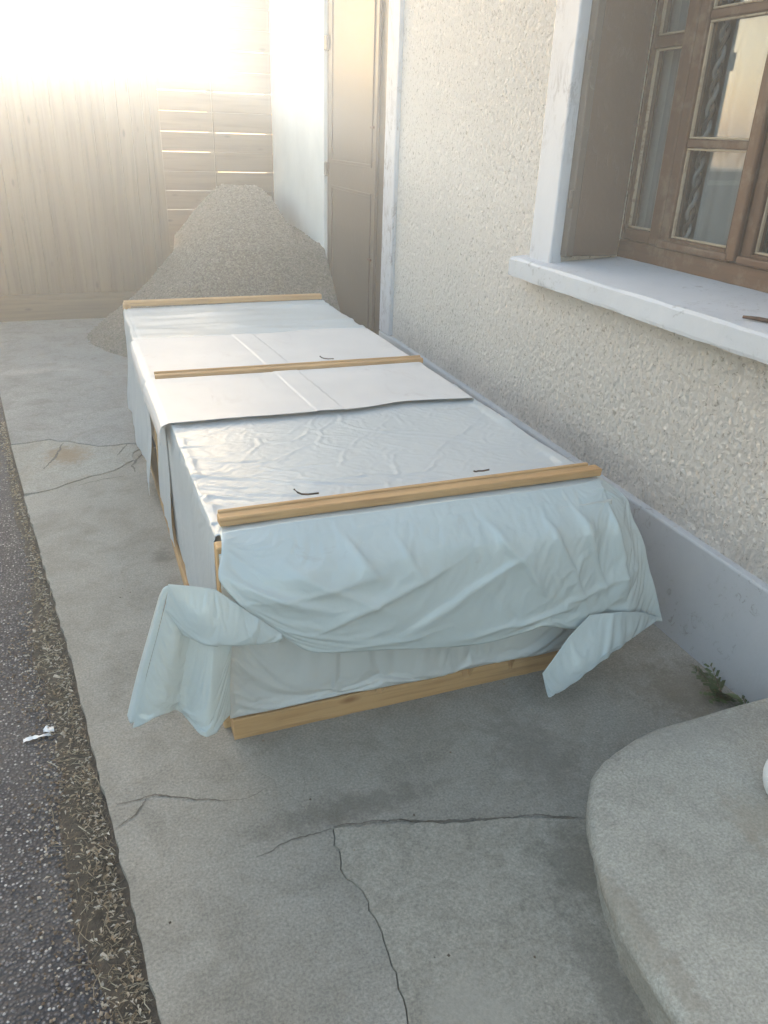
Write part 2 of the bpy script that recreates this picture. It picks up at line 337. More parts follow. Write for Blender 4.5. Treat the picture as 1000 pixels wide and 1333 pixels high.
C1 = jag([(-.47, 4.14), (-.29, 4.17), (-.2, 4.12), (-.05, 4.0), (.09, 4.01), (.2, 3.95), (.6, 3.97), (1.2, 3.9), (1.72, 3.93)], .010, .05, 1)
C2 = jag([(-.385, 3.485), (-.28, 3.50), (-.18, 3.57), (.01, 3.66), (.10, 3.76), (.11, 3.87), (.19, 3.945)], .009, .04, 2)
def off(pts, dx, dy): return [(x+dx, y+dy) for x, y in pts]
GAP = .005
# far slab
farp = off(C1, 0, GAP) + [(2.2, 3.95), (2.2, 7.9), (-.88, 7.9)] + [(-.80, 7.1), (-.59, 5.11)]
slab(farp, 'concrete_far', .004)
# cracked patch
i_end = min(range(len(C1)), key=lambda i: abs(C1[i][0]-.19))
patch = off(C2, 0, GAP+.004) + [p for p in off(C1, 0, -GAP-.002)[:i_end][::-1]]
slab(patch, 'concrete_patch', .002)
# near slab outline (D)
D1 = jag([(.39, 1.285), (.47, 1.27), (.69, 1.205), (.84, 1.17), (.98, 1.12), (1.3, 1.05), (1.72, 1.0)], .006, .025, 3)
D2 = jag([(.39, 1.285), (.372, 1.17), (.40, 1.10), (.405, .95), (.39, .8), (.36, .5), (.35, 0), (.34, -1.4)], .007, .022, 4)
nearp = off(D1, .002, -.004) + [(2.2, 1.0), (2.2, -1.4)] + off(D2, .0025, -.002)[::-1]
slab(nearp[:-1], 'concrete_near', .004)
main = [(x, y) for x, y in jag(KERB, .0045, .03, 5)] + C2[1:] + off(C1, 0, -GAP)[i_end:] + [(2.2, 3.93), (2.2, 1.0)] + D1[::-1] + D2[1:]
slab(main, 'concrete_main', 0)
bed = box('joint_fill', .2, 2.1, -1.3, 1.6, -.027, -.004, 'crack', pav, 0); bed2 = box('joint_fill', -.36, 1.7, 3.4, 4.3, -.027, -.006, 'crack', pav, 0)
def crack(pts, w, z=.0045, seed=0):
    P = jag(jag(pts, .006, .03, seed), .0015, .006, seed+50); bm = bmesh.new(); prev = None; n = len(P); R = random.Random(seed)
    for i, (x, y) in enumerate(P):
        a = P[max(0, i-1)]; b = P[min(n-1, i+1)]; d = Vector((b[0]-a[0], b[1]-a[1])).normalized(); nn = Vector((-d.y, d.x))
        ww = w*(.35+.65*math.sin(math.pi*min(1, max(.03, (i+.5)/n))))*R.uniform(.5, 1.3)
        cur = (bm.verts.new((x+nn.x*ww, y+nn.y*ww, z)), bm.verts.new((x-nn.x*ww, y-nn.y*ww, z)))
        if prev: bm.faces.new((prev[0], prev[1], cur[1], cur[0]))
        prev = cur
    bm.normal_update()
    return bm_obj('crack', bm, 'crack', pav)
crack([(-.09, 1.52), (-.04, 1.52), (0, 1.525), (.07, 1.49), (.16, 1.45)], .0022, .0015, 11)
crack([(-.09, 1.45), (-.05, 1.475), (-.02, 1.52)], .0022, .0015, 12)
crack([(-.31, 3.76), (-.27, 3.87), (-.245, 3.98), (-.22, 4.10)], .006, .0035, 13)
crack([(.09, 4.0), (.05, 3.9), (.03, 3.85)], .004, .0035, 14)
crack([(.19, 3.93), (.13, 3.80), (.09, 3.70), (.10, 3.62)], .006, .0015, 15)
crack([(.16, 1.45), (.22, 1.44), (.27, 1.46)], .0008, .0015, 16)
crack([(.20, 1.26), (.29, 1.285), (.385, 1.285)], .0016, .0015, 17)
crack([(.39, 1.286), (.52, 1.262), (.66, 1.215)], .0022, .0046, 20)
crack([(.55, 1.255), (.63, 1.222), (.72, 1.202), (.85, 1.172)], .0042, .0046, 21)
crack([(.85, 1.172), (.92, 1.145), (.97, 1.125)], .003, .0046, 22)
crack([(-.16, 3.52), (-.05, 3.57), (.05, 3.58)], .003, .0015, 19)

# kerb litter: loose straw, crumbs (uncountable) --------------------------------
def kerb_x(y):
    pts = sorted([(b, a) for a, b in KERB+[(-.47, 4.14), (-.59, 5.11), (-.8, 7.1)]]); return float(np.interp(y, [p[0] for p in pts], [p[1] for p in pts]))
def islands(name, n, fn, mat, parent=None):
    V = []; F = []
    for i in range(n):
        v, f_ = fn(i); b = len(V); V += v; F += [tuple(b+k for k in q) for q in f_]
    me = bpy.data.meshes.new(name); me.from_pydata(V, [], F); me.update(); return link(name, me, mat, parent)
def dens_y():
    while True:
        y = random.uniform(.5, 4.6)
        w = .35+.9*math.exp(-((y-2.25)/.35)**2)+1.1*math.exp(-((y-1.35)/.55)**2)
        if random.random()*1.8 < w: return y, w
def straw(i):
    y, w = dens_y(); x = kerb_x(y)-.003-abs(random.gauss(0, .035*min(w, 1.3)))
    L = random.uniform(.008, .05); a = random.uniform(0, math.pi); w_ = random.uniform(.0004, .0013); z = -.028+random.uniform(0, .012); tl = random.uniform(-.2, .2)
    d = Vector((math.cos(a), math.sin(a), tl))*L/2; s = Vector((-math.sin(a), math.cos(a), 0))*w_; c_ = Vector((x, y, z+abs(d.z))); up = Vector((0, 0, w_*1.3)); bend = Vector((-math.sin(a), math.cos(a), 0))*L*random.uniform(-.18, .18)
    if (c_+d).x > kerb_x(y)-.001 or (c_-d).x > kerb_x(y)-.001: c_.x -= abs(d.x)
    v = []
    for t, k in ((-1, 0), (0, 1), (1, 0)): q = c_+d*t+bend*k; v += [tuple(q-s), tuple(q+s), tuple(q+up)]
    return v, [(0, 1, 4, 3), (1, 2, 5, 4), (2, 0, 3, 5), (3, 4, 7, 6), (4, 5, 8, 7), (5, 3, 6, 8)]
o = islands('dry_straw', 2600, straw, 'straw'); tag(o, 'dry straw and grass stems gathered along the pavement edge', 'straw', kind='stuff')
def blob(x, y, z, s, flat=.6):
    v = []; R = Matrix.Rotation(random.uniform(0, 6.3), 3, Vector((random.random(), random.random(), random.random()+.1)).normalized())
    for p in ((1, 0, 0), (-1, 0, 0), (0, 1, 0), (0, -1, 0), (0, 0, 1), (0, 0, -1)):
        q = R @ (Vector(p)*random.uniform(.6, 1.2)); v.append((x+q.x*s, y+q.y*s, z+q.z*s*flat))
    return v, [(0, 2, 4), (2, 1, 4), (1, 3, 4), (3, 0, 4), (2, 0, 5), (1, 2, 5), (3, 1, 5), (0, 3, 5)]
def crumb(i):
    y, w = dens_y(); x = kerb_x(y)-.004-abs(random.gauss(0, .06*min(w, 1.3))); return blob(x, y, -.027, random.uniform(.0015, .006), .6)
o = islands('kerb_dirt', 7000, crumb, 'crumb'); tag(o, 'brown crumbs of soil and leaf litter beside the pavement edge', 'dirt', kind='stuff')
def leaflet(i):
    y, w = dens_y(); x = kerb_x(y)-.012-abs(random.gauss(0, .04*min(w, 1.3))); a = random.uniform(0, 6.3); L = random.uniform(.006, .016); w_ = L*random.uniform(.25, .5); z = -.018+random.uniform(0, .008); t = random.uniform(-.4, .4)
    cx, sx_ = math.cos(a), math.sin(a)
    q = [(-L/2, 0, 0), (0, w_/2, .003), (L/2, 0, t*L), (0, -w_/2, .003), (0, 0, -.001)]
    return [(x+p[0]*cx-p[1]*sx_, y+p[0]*sx_+p[1]*cx, z+p[2]) for p in q], [(0, 4, 1), (1, 4, 2), (2, 4, 3), (3, 4, 0)]
o = islands('dry_leaves', 1700, leaflet, 'chip'); tag(o, 'tan and brown fragments of dry leaves along the pavement edge', 'leaves', kind='stuff')
def dust(i):
    y = random.uniform(.7, 6.8); return blob(random.uniform(kerb_x(y)+.02, 1.6), y, .005, random.uniform(.0015, .005), .5)
o = islands('pavement_grit', 150, dust, 'crumb'); tag(o, 'dark specks of grit scattered over the concrete pavement', 'grit', kind='stuff')
def grit(i):
    return blob(random.uniform(-1.6, -.1), random.uniform(.3, 5), -.0285, random.uniform(.001, .0028), .6)
def grit2(i):
    v, f_ = grit(i); return v, f_
o = islands('road_grit', 3500, grit2, 'pebble'); tag(o, 'pale loose grit scattered over the dark asphalt', 'grit', kind='stuff')
def flat_bed():
    ys = np.linspace(.3, 4.9, 160); ws = []
    bm = bmesh.new(); rows = []
    for y in ys:
        w = .05+.05*math.exp(-((y-2.25)/.3)**2)+.07*math.exp(-((y-1.35)/.5)**2)+.012*float(vnoise(np.array([y*9, 0, 0]), 3)); w *= min(1, (5-y)/1.5)
        kx = kerb_x(y)
        rows.append([bm.verts.new((kx-w*t, y, -.0285+.010*(1-t)**.7*(1 if t < 1 else 0)+.002*float(vnoise(np.array([t*7, y*30, 1]), 5)))) for t in (-.05, .15, .35, .6, .85, 1.0)])
        rows[-1][-1].co.z = -.032
    for A, B in zip(rows, rows[1:]):
        for k in range(5): bm.faces.new((A[k], B[k], B[k+1], A[k+1]))
    return bm_obj('dirt_bed', bm, 'soil', None, True)
o = flat_bed(); tag(o, 'low bank of dark soil lying along the pavement edge', 'soil', kind='stuff')
# countable chips
def chip_mesh(L, w, h):
    bm = bmesh.new(); box_bm(bm, -L/2, L/2, -w/2, w/2, 0, h, .0006, .0012)
    me = bpy.data.meshes.new('wood_chip'); bm.to_mesh(me); bm.free(); return me
chips = [(-.155, 1.42, .022, 'long pale splinter lying alone in the litter, lowest large one'), (-.27, 2.28, .024, 'square pale chip in the upper litter pile'),
         (-.31, 2.40, .020, 'pale chip at the left edge of the upper litter pile'), (-.235, 2.12, .028, 'blunt tan chip below the dark litter mound'),
         (-.33, 2.52, .018, 'small tan chip at the top of the upper litter pile'), (-.215, 1.86, .024, 'pale chip against the pavement edge above the white scrap'),
         (-.135, 1.14, .022, 'tan chip tight against the pavement edge near the photo bottom')]
for x, y, s, lb in chips:
    o = link('wood_chip', chip_mesh(s, s*random.uniform(.25, .5), .004), 'chip'); o.location = (x, y, -.0245); o.rotation_euler = (random.uniform(-.1, .1), random.uniform(-.1, .1), random.uniform(0, 3)); tag(o, lb, 'wood chip', 'wood chips among the kerb litter')
sc = empty('plastic_scrap', (-.285, 1.86, -.028), .1); tag(sc, 'crumpled white scrap of plastic wrapper lying on the asphalt', 'litter')
PP = catmull([[(-.035+.014*j, -.007+.007*i, .003+.005*random.random()) for j in range(6)] for i in range(3)], 14, 30); PP[..., 2] += .0025*vnoise(PP*180, 2)
grid_obj('wrapper_strip', PP, 'litter', sc, .0008)
PP = catmull([[(.018+.009*j, .002+.009*i, .004+.012*random.random()) for j in range(4)] for i in range(4)], 16, 16); PP[..., 2] += .003*vnoise(PP*150, 5)
grid_obj('wrapper_crumple', PP, 'litter', sc, .0008)

# ------------------------------------------------------------------ house on the right
W = 1.725
house = empty('house', (2.0, 2.5, 0)); tag(house, 'cream roughcast house with grey plinth, shuttered window and brown side door', 'house')
house.location = (0, 0, 0)
bm = bmesh.new()   # wall with window opening (y 1.47..2.745, z 1.0..2.35)
yo0, yo1, zo0, zo1 = 1.45, 2.75, 1.0, 2.40
ZT = 5.2
for a in ((-6, yo0, .30, ZT), (yo1, 4.48, .30, ZT), (yo0, yo1, .30, zo0), (yo0, yo1, zo1, ZT)):
    x1 = 2.02
    box_bm(bm, W, x1 if a[0] >= yo0 and a[2] < ZT else x1, a[0], a[1], a[2], a[3], 0)
bmesh.ops.remove_doubles(bm, verts=bm.verts[:], dist=1e-5)
bm_obj('wall', bm, 'roughcast', house)
box('plinth', 1.697, W+.2, -6, 4.655, -.03, .372, 'plinth', house, .008, seg=2)
# corner strip = door jamb
box('door_jamb', 1.700, W+.2, 4.48, 4.655, .374, 2.6, 'trim', house, .005)
box('wall', W, 2.02, 4.48, 7.66, 2.6, ZT, 'white_wall', house, 0)
box('wall', 1.72, 2.0, 5.985, 7.66, -.03, 2.6, 'white_wall', house, .004)
box('interior_wall', 2.05, 6.0, 4.45, 4.5, 0, ZT, 'room', house, 0)
box('interior_wall', 5.0, 5.05, -6, 4.45, 0, ZT, 'room', house, 0)
box('interior_wall', 2.05, 6.0, -6, -5.95, 0, ZT, 'room', house, 0)
box('ceiling', 2.03, 6.0, -6, 7.7, 2.62, 2.7, 'room', house, 0)
box('interior_floor', 2.03, 6.0, -6, 7.7, .2, .3, 'room', house, 0)
box('roof', 1.75, 6.0, -6, 7.7, ZT, ZT+.1, 'room', house, 0)
# side door, closed, flush in the wall, two leaves
for (a, b) in ((4.885, 5.98), (4.66, 4.880)):
    dl = box('door_leaf', 1.745, 1.79, a, b, -.02, 2.58, 'door', house, .004)
    if a > 4.7:
        for zz in (2.04, 1.25, .45):
            h = box('hinge', 1.722, 1.745, 5.93, 6.0, zz-.045, zz+.045, 'hinge', dl, .004)
        for (z0, z1) in ((.2, 1.15), (1.30, 2.4)):
            for q in ((a+.1, b-.12, z0, z0+.02), (a+.1, b-.12, z1-.02, z1), (a+.1, a+.12, z0, z1), (b-.14, b-.12, z0, z1)):
                box('moulding', 1.737, 1.745, q[0], q[1], q[2], q[3], 'door', dl, .003)
    else:
        box('cover_strip', 1.722, 1.744, 4.855, 4.90, -.02, 2.58, 'door', dl, .006)
        box('cover_strip', 1.730, 1.744, 4.70, 4.715, -.02, 2.58, 'door', dl, .004)
    for zz in (1.52, .75):
        box('latch', 1.722, 1.744, a+.02 if a < 4.7 else a+.04, (a+.07 if a < 4.7 else a+.1), zz, zz+.012, 'iron', dl, .002)
# window surround
box('window_jamb', 1.702, W+.03, 2.742, 2.905, 1.056, 2.55, 'trim', house, .006, seg=2)
box('window_jamb', 1.702, W+.03, 1.30, 1.46, 1.056, 2.55, 'trim', house, .006, seg=2)
box('window_lintel', 1.704, W+.03, 1.30, 2.905, 2.40, 2.55, 'trim', house, .006)
def sill():
    bm = bmesh.new(); ys = np.linspace(1.18, 2.962, 60); prof = [(1.648, .985), (1.646, .995), (1.647, 1.05), (1.655, 1.059), (1.70, 1.063), (1.85, 1.072), (2.02, 1.083), (2.02, .985)]
    rows = []
    for k, y in enumerate(ys):
        rows.append([bm.verts.new((x+(.0018*float(vnoise(np.array([y*14, i, 3.])))), y, z+.0018*float(vnoise(np.array([y*17, i*3., 7.]))))) for i, (x, z) in enumerate(prof)])
    for A, B in zip(rows, rows[1:]):
        for i in range(len(prof)): bm.faces.new((A[i], A[(i+1) % 8], B[(i+1) % 8], B[i]))
    bm.faces.new(rows[0][::-1]); bm.faces.new(rows[-1]); bmesh.ops.recalc_face_normals(bm, faces=bm.faces[:])
    return bm_obj('window_sill', bm, 'sill', house)
sill()
sh = box('shutter', 1.748, 1.985, 2.705, 2.735, 1.092, 2.38, 'shutter', house, .003)
box('shutter_edge', 1.744, 1.775, 2.698, 2.741, 1.090, 2.381, 'hinge', sh, .003)
for zz in (1.30, 1.78, 2.2):
    tube('hinge', [(1.737, 2.70, zz-.03), (1.737, 2.70, zz+.03)], .008, 'hinge', sh)
# window frame
win = empty('window', (0, 0, 0), 0, house)
X0, X1 = 2.02, 2.075
FY0, FY1 = 1.47, 2.755   # right, left
box('frame_rail', X0-.004, X1, FY0, FY1, 1.080, 1.150, 'frame_h', win, .004)
box('frame_rail', X0-.004, X1, FY0, FY1, 2.33, 2.40, 'frame_h', win, .004)
box('frame_stile', X0, X1, 2.738, 2.758, 1.152, 2.328, 'frame', win, .003)
box('frame_stile', X0, X1, 2.52, 2.578, 1.152, 2.328, 'frame', win, .004)
box('frame_stile', X0, X1, FY0, FY0+.05, 1.152, 2.328, 'frame', win, .004)
box('centre_strip', X0-.018, X0+.002, 2.105, 2.150, 1.155, 2.325, 'frame', win, .006, seg=2)
# narrow light
def pane(y0, y1, z0, z1):
    box('pane', X0+.028, X0+.032, y0-.008, y1+.008, z0-.008, z1+.008, 'glass', win, 0)
    # bead round the pane
    b = .007
    for q in ((y0, y1, z0, z0+b), (y0, y1, z1-b, z1), (y0, y0+b, z0+b, z1-b), (y1-b, y1, z0+b, z1-b)):
        box('bead', X0+.014, X0+.027, *q, 'putty', win, .002)
box('light_rail', X0+.004, X1-.005, 2.580, 2.736, 1.152, 1.194, 'frame_h', win, .003)
box('muntin', X0+.006, X1-.008, 2.580, 2.736, 1.806, 1.843, 'frame_h', win, .003)
pane(2.582, 2.734, 1.196, 1.804); pane(2.582, 2.734, 1.845, 2.326)
# main leaf left of centre
def leaf(y0, y1, munt):
    w = .048
    box('leaf_stile', X0+.002, X1-.006, y0, y0+w, 1.154, 2.325, 'frame', win, .004)
    box('leaf_stile', X0+.002, X1-.006, y1-w, y1, 1.154, 2.325, 'frame', win, .004)
    box('leaf_rail', X0+.003, X1-.007, y0+w, y1-w, 1.154, 1.186, 'frame_h', win, .003)
    box('leaf_rail', X0+.003, X1-.007, y0+w, y1-w, 2.27, 2.325, 'frame_h', win, .003)
    # weather bar
    box('weather_bar', X0-.022, X0+.001, y0+.01, y1-.01, 1.150, 1.178, 'frame_h', win, .008, seg=3)
    z = 1.186
    for mz in list(munt)+[2.27]:
        pane(y0+w, y1-w, z+.001, mz-.001)
        if mz < 2.2: box('muntin', X0+.008, X1-.010, y0+w+.001, y1-w-.001, mz, mz+.028, 'frame_h', win, .004)
        z = mz+.028
leaf(2.128, 2.518, (1.487, 1.87)); leaf(1.522, 2.104, (1.487, 1.87))
# curtains inside
def pleat(y0, y1, x, amp, fr, seed, z0=1.12, z1=2.45):
    n, k = 30, 160; Z, Y = np.meshgrid(np.linspace(z0, z1, n), np.linspace(y0, y1, k), indexing='ij')
    Xx = x+amp*np.sin(Y*fr+1.3*np.sin(Y*fr*.31+seed))+amp*.5*vnoise(np.stack([Y*20, Z*1.2, Y*0], -1), seed)
    return np.stack([Xx, Y, Z], -1)
cu = empty('curtain', (0, 0, 0)); tag(cu, 'pale sheer curtain with braided trim hanging behind the window panes', 'curtain')
grid_obj('curtain_cloth', pleat(2.56, 2.76, 2.095, .008, 75, 1), 'curtain', cu, .001)
grid_obj('curtain_cloth', pleat(2.16, 2.43, 2.10, .010, 42, 2), 'curtain', cu, .001)
grid_obj('curtain_cloth', pleat(1.5, 2.02, 2.10, .010, 45, 3), 'curtain', cu, .001)
for yy in (2.455, 2.045):
    for kk in range(2):
        P = [(2.090+.008*math.cos(t*9.5+kk*math.pi), yy+.012*math.sin(t*9.5+kk*math.pi), 1.12+t*.17) for t in np.linspace(0, 7.5, 120)]
        tube('braid', P, .009, 'braid' if kk else 'curtain', cu, 6)
# bar on the sill
rod = tube('metal_rod', [(1.705, 1.71, 1.071), (1.72, 1.67, 1.073), (1.74, 1.60, 1.074), (1.78, 1.45, 1.077)], [.004, .006, .006, .006], 'iron'); tag(rod, 'short dark metal rod lying on the white window sill', 'metal rod')

# ------------------------------------------------------------------ gate, fence and far things
gate = empty('board_gate', (0, 7.09, 0)); tag(gate, 'brown gate of upright boards with a low cross rail behind the pavement', 'gate')
x = -.715; k = 0
while x < .60:
    w = random.uniform(.092, .106)
    b = box('board', x, x+w-.0025, 7.10+random.uniform(-.004, .004)-7.09, 7.125-7.09, .18, 1.90+random.uniform(-.008, .008), 'gate', gate, .003); x += w; k += 1
box('back_board', -.72, .62, .037, .045, .18, 1.87, 'gate', gate, 0)
box('cross_rail', -.72, .66, -.022, .004, .175, .215, 'slat', gate, .004)
box('kick_board', -.72, .66, -.008, .022, -.0, .174, 'slat', gate, .004)
box('gate_post', .615, .69, 0, .08, 0, 1.92, 'gate', gate, .004)
st = empty('stone_post', (-.775, 7.06, 0)); tag(st, 'low whitewashed stone post at the left end of the gate', 'post')
bm = bmesh.new(); box_bm(bm, -.05, .05, -.05, .05, 0, .36, .012, .004, 2); bm_obj('post_body', bm, 'trim', st)
fen = empty('slat_fence', (0, 7.66, 0)); tag(fen, 'brown fence of horizontal boards with light gaps behind the gravel heap', 'fence')
z = .03
while z < 3.1:
    if z < 1.9: box('slat', .66, 1.19, -.012, .012, z, z+.1570+random.uniform(-.0015, .0009), 'slat', fen, .003)
    box('slat', 1.195, 1.72, -.012, .012, z, z+.1570+random.uniform(-.0015, .0009), 'slat', fen, .003); z += .158
box('fence_post', 1.16, 1.22, .013, .07, 0, 3.15, 'gate', fen, .004); box('fence_post', .66, .71, .013, .07, 0, 2.0, 'gate', fen, .004); box('fence_post', 1.67, 1.72, .013, .07, 0, 3.15, 'gate', fen, .004)
fw = empty('field_wall', (-.9, 7.1, 0)); tag(fw, 'brown board fence continuing left of the gate outside the picture edge', 'fence')
x = -.85
while x > -5.0:
    box('board', x-.1, x-.006, 0, .025, 0, 1.25, 'gate', fw, 0); x -= .1
box('rail', -5.0, -.85, -.03, -.002, 1.12, 1.165, 'coping', fw, 0)
fw.location = (0, 7.1, 0)
gw = empty('garden_wall', (-5, 6, 0)); tag(gw, 'low brown garden wall with pale coping across the road', 'wall')
box('wall_body', -.12, .12, -12, 14, -.03, 1.14, 'garden_wall', gw, .01); box('coping', -.17, .17, -12, 14, 1.142, 1.20, 'coping', gw, .01)

# gravel heap
def sm01(x, a, b):
    t = np.clip((x-a)/(b-a), 0, 1); return t*t*(3-2*t)
def gravel_h(X, Y):
    left = 1.15-1.12*np.maximum(0, 1.20-X); left = np.where(left < .42, .42*np.exp((left-.42)/.42), left)
    fr = np.where(Y < 5.96, .72+.95*(Y-5.96), .72+.40*(Y-5.96)/1.0)
    fr = np.where(fr < .3, .3*np.exp((fr-.3)/.3), fr)
    k = .06; h = -k*np.log(np.exp(-left/k)+np.exp(-fr/k)+np.exp(-1.14/k))
    rx = np.maximum(.76, 1.16-3.2*np.maximum(0, X-1.46)); h = -k*np.log(np.exp(-h/k)+np.exp(-rx/k))
    fall = np.where(Y > 7.3, (Y-7.3)*.9, 0); h = h-fall
    P = np.stack([X*4, Y*4, 0*X], -1); h = h+.03*fbm(P, 4, 9)+.008*fbm(P*7, 3, 4)
    edge = np.hypot((X-.62)/.62, (Y-6.35)/.72)+.10*fbm(np.stack([X*5, Y*5, X*0], -1), 3, 2)
    low = sm01(edge, 1.25, .85); h = np.where(X < .75, h*low-.02*(1-low), h)
    return np.maximum(h-.022, -.02)
ny, nx = 260, 260
Xg, Yg = np.meshgrid(np.linspace(-.15, 1.719, nx), np.linspace(4.75, 7.64, ny))
Hg = gravel_h(Xg, Yg); msk_y = (Yg > 7.08) & (Xg < .69); Hg = np.where(msk_y, -.02, Hg)
hp = empty('gravel_heap', (0, 0, 0)); tag(hp, 'heap of grey brown gravel piled against the white wall and slat fence', 'gravel', kind='stuff')
hp['kind'] = 'stuff'
bpy.data.objects.remove(hp)
hp = grid_obj('gravel_heap', np.stack([Xg, Yg, Hg], -1), 'gravel'); tag(hp, 'heap of grey brown gravel piled against the white wall and slat fence', 'gravel', kind='stuff')
def hh(x, y): return float(gravel_h(np.array([x]), np.array([y]))[0])
XY = RS.rand(16000, 2)*np.array([1.85, 2.8])+np.array([-.15, 4.8]); HH = gravel_h(XY[:, 0], XY[:, 1])
sel = [(a, b, h_) for (a, b), h_ in zip(XY, HH) if (h_ > -.005 or (random.random() < .14 and b > 6.0 and a > -.15+.3*random.random())) and not (b > 7.05 and a < .7)]
def peb(i):
    a, b, h_ = sel[i]; return blob(a, b, max(h_, .004)+.002, random.choice((.003, .004, .005, .006, .009))*random.uniform(.7, 1.2), .8)
o = islands('loose_gravel', len(sel), peb, 'pebble'); tag(o, 'loose pebbles lying over and around the gravel heap', 'gravel', kind='stuff')

# ------------------------------------------------------------------ round step
def step():
    E = [(2.3, 1.215), (1.60, 1.215), (1.40, 1.21), (1.22, 1.20), (1.10, 1.175), (1.0, 1.13), (.93, 1.06), (.875, .965), (.84, .88), (.815, .79), (.802, .70), (.80, .60), (.81, .45), (.84, .2), (.90, 0), (1.0, -.3), (1.2, -.8), (2.3, -.8)]
    # smooth
    A = np.array(E); t = np.linspace(0, len(E)-1, 170); B = catmull(np.stack([A, A], 1).reshape(len(E), 2, 2), 170, 2)[:, 0]
    rows = []; prof = [(-.11, .1625), (-.09, .1625), (-.03, .161), (-.012, .156), (-.004, .147), (0, .135), (0, .122), (-.004, .112), (-.022, .100), (-.030, .085), (-.032, .04), (-.034, -.02)]
    T = np.gradient(B, axis=0); T /= np.linalg.norm(T, axis=1, keepdims=True); N = np.stack([T[:, 1], -T[:, 0]], 1)  # outward
    cen = np.array([1.5, .3]); N = np.where(((B-cen)*N).sum(1, keepdims=True) < 0, -N, N)
    bm = bmesh.new()
    for i in range(len(B)):
        row = []
        for j, (o_, z_) in enumerate(prof):
            n_ = .003*float(vnoise(np.array([B[i, 0]*12, B[i, 1]*12, j*.9]), 8))+.0015*float(vnoise(np.array([B[i, 0]*40, B[i, 1]*40, j*1.9]), 9))
            p = B[i]+N[i]*(o_+(n_*2.2 if j > 3 else 0)); row.append(bm.verts.new((p[0], p[1], z_+(n_ if 1 < j < 5 else 0))))
        rows.append(row)
    for A_, B_ in zip(rows, rows[1:]):
        for j in range(len(prof)-1): bm.faces.new((A_[j], A_[j+1], B_[j+1], B_[j]))
    inner = [r_[0] for r_ in rows]; f_ = bm.faces.new(inner); bmesh.ops.triangulate(bm, faces=[f_])
    bmesh.ops.recalc_face_normals(bm, faces=bm.faces[:])
    return bm_obj('round_step', bm, 'concrete_step', None, True)
o = step(); tag(o, 'pale concrete doorstep with a rounded front edge against the house plinth', 'doorstep')
def lathe(name, prof, mat, parent, n=40, sx=1, sy=1, seed=0):
    P = np.array([[(rr*math.cos(a)*sx, rr*math.sin(a)*sy, zz) for a in np.linspace(0, 2*math.pi, n)] for rr, zz in prof]); 
    c = catmull(P, len(prof)*5, n); d = .012*vnoise(c*9, seed); rad = c[..., :2]; c[..., :2] = rad*(1+d[..., None]*2); c[:, -1] = c[:, 0]
    return grid_obj(name, c, mat, parent)
nf = empty('pillar_foot', (1.405, .885, .16)); tag(nf, 'white rendered bulging pillar standing on the rounded doorstep at the right edge', 'pillar')
lathe('shaft', [(.085, 0), (.10, .015), (.105, .05), (.085, .09), (.075, .12), (.088, .16), (.088, .22), (.075, .3), (.07, .6), (.07, .9), (.0, .905)], 'white_wall', nf)

# weeds at wall foot
def weed(name, x, y, n, s, lab, rnd):
    R = random.Random(rnd); e = empty(name, (x, y, .002)); tag(e, lab, 'weed')
    bmL = bmesh.new(); stems = bmesh.new()
    for k in range(n):
        a = R.uniform(math.pi*.45, math.pi*1.5); L = s*R.uniform(.5, 1); d = Vector((math.cos(a), math.sin(a), R.uniform(.25, 1.0))).normalized()
        side = d.cross(Vector((0, 0, 1))).normalized()
        for q in range(5):
            t = (q+1)/5; c0 = d*L*t+Vector((0, 0, -.1*L*t*t))
            for sg in (-1, 1):
                l = s*.36*R.uniform(.7, 1.2)*(1-.35*t); dd = (d*.5+side*sg).normalized(); w_ = l*.30; up = dd.cross(d).normalized()*l*.1
                v = [bmL.verts.new(c0), bmL.verts.new(c0+dd*l*.5+d*w_+up), bmL.verts.new(c0+dd*l), bmL.verts.new(c0+dd*l*.5-d*w_-up)]; bmL.faces.new(v)
        v = [stems.verts.new(p) for p in (side*.0012, -side*.0012, d*L-side*.0008, d*L+side*.0008)]; stems.faces.new(v)
    for b in bmL.verts: b.co.x = min(b.co.x, 1.69-x)
    bm_obj('leaves', bmL, 'leaf', e); bm_obj('stems', stems, 'leaf_b', e)
weed('weed', 1.655, 1.40, 13, .10, 'bushier green weed sprouting where the plinth meets the pavement', 3)
weed('weed', 1.665, 1.28, 10, .075, 'smaller green weed between the doorstep and the grey plinth', 5)
weed('weed', 1.675, 1.50, 4, .045, 'low brown green sprig in the plinth joint nearest the crate', 8)

# ------------------------------------------------------------------ crate
CA = .0155; CO = Vector((.222, 1.685, 0)); CW, CL, CH = 1.105, 2.83, .592
crate = empty('wooden_crate', CO, CA); tag(crate, 'long pine batten crate wrapped in plastic sheeting beside the house wall', 'crate')
def LW(x, y, z): return (CO.x+x*math.cos(CA)-y*math.sin(CA), CO.y+x*math.sin(CA)+y*math.cos(CA), z)
box('panel', .022, CW-.022, .024, .036, .072, CH-.01, 'ply', crate, 0); box('panel', .022, CW-.022, CL-.036, CL-.024, .072, CH-.01, 'ply', crate, 0)
box('panel', .024, .036, .04, CL-.04, .072, CH-.01, 'ply', crate, 0); box('panel', CW-.036, CW-.024, .04, CL-.04, .072, CH-.01, 'ply', crate, 0)
box('top_panel', .01, CW-.01, .01, CL-.01, CH-.009, CH+.001, 'ply', crate, 0); box('floor_panel', .03, CW-.03, .04, CL-.04, .05, .07, 'ply', crate, 0)
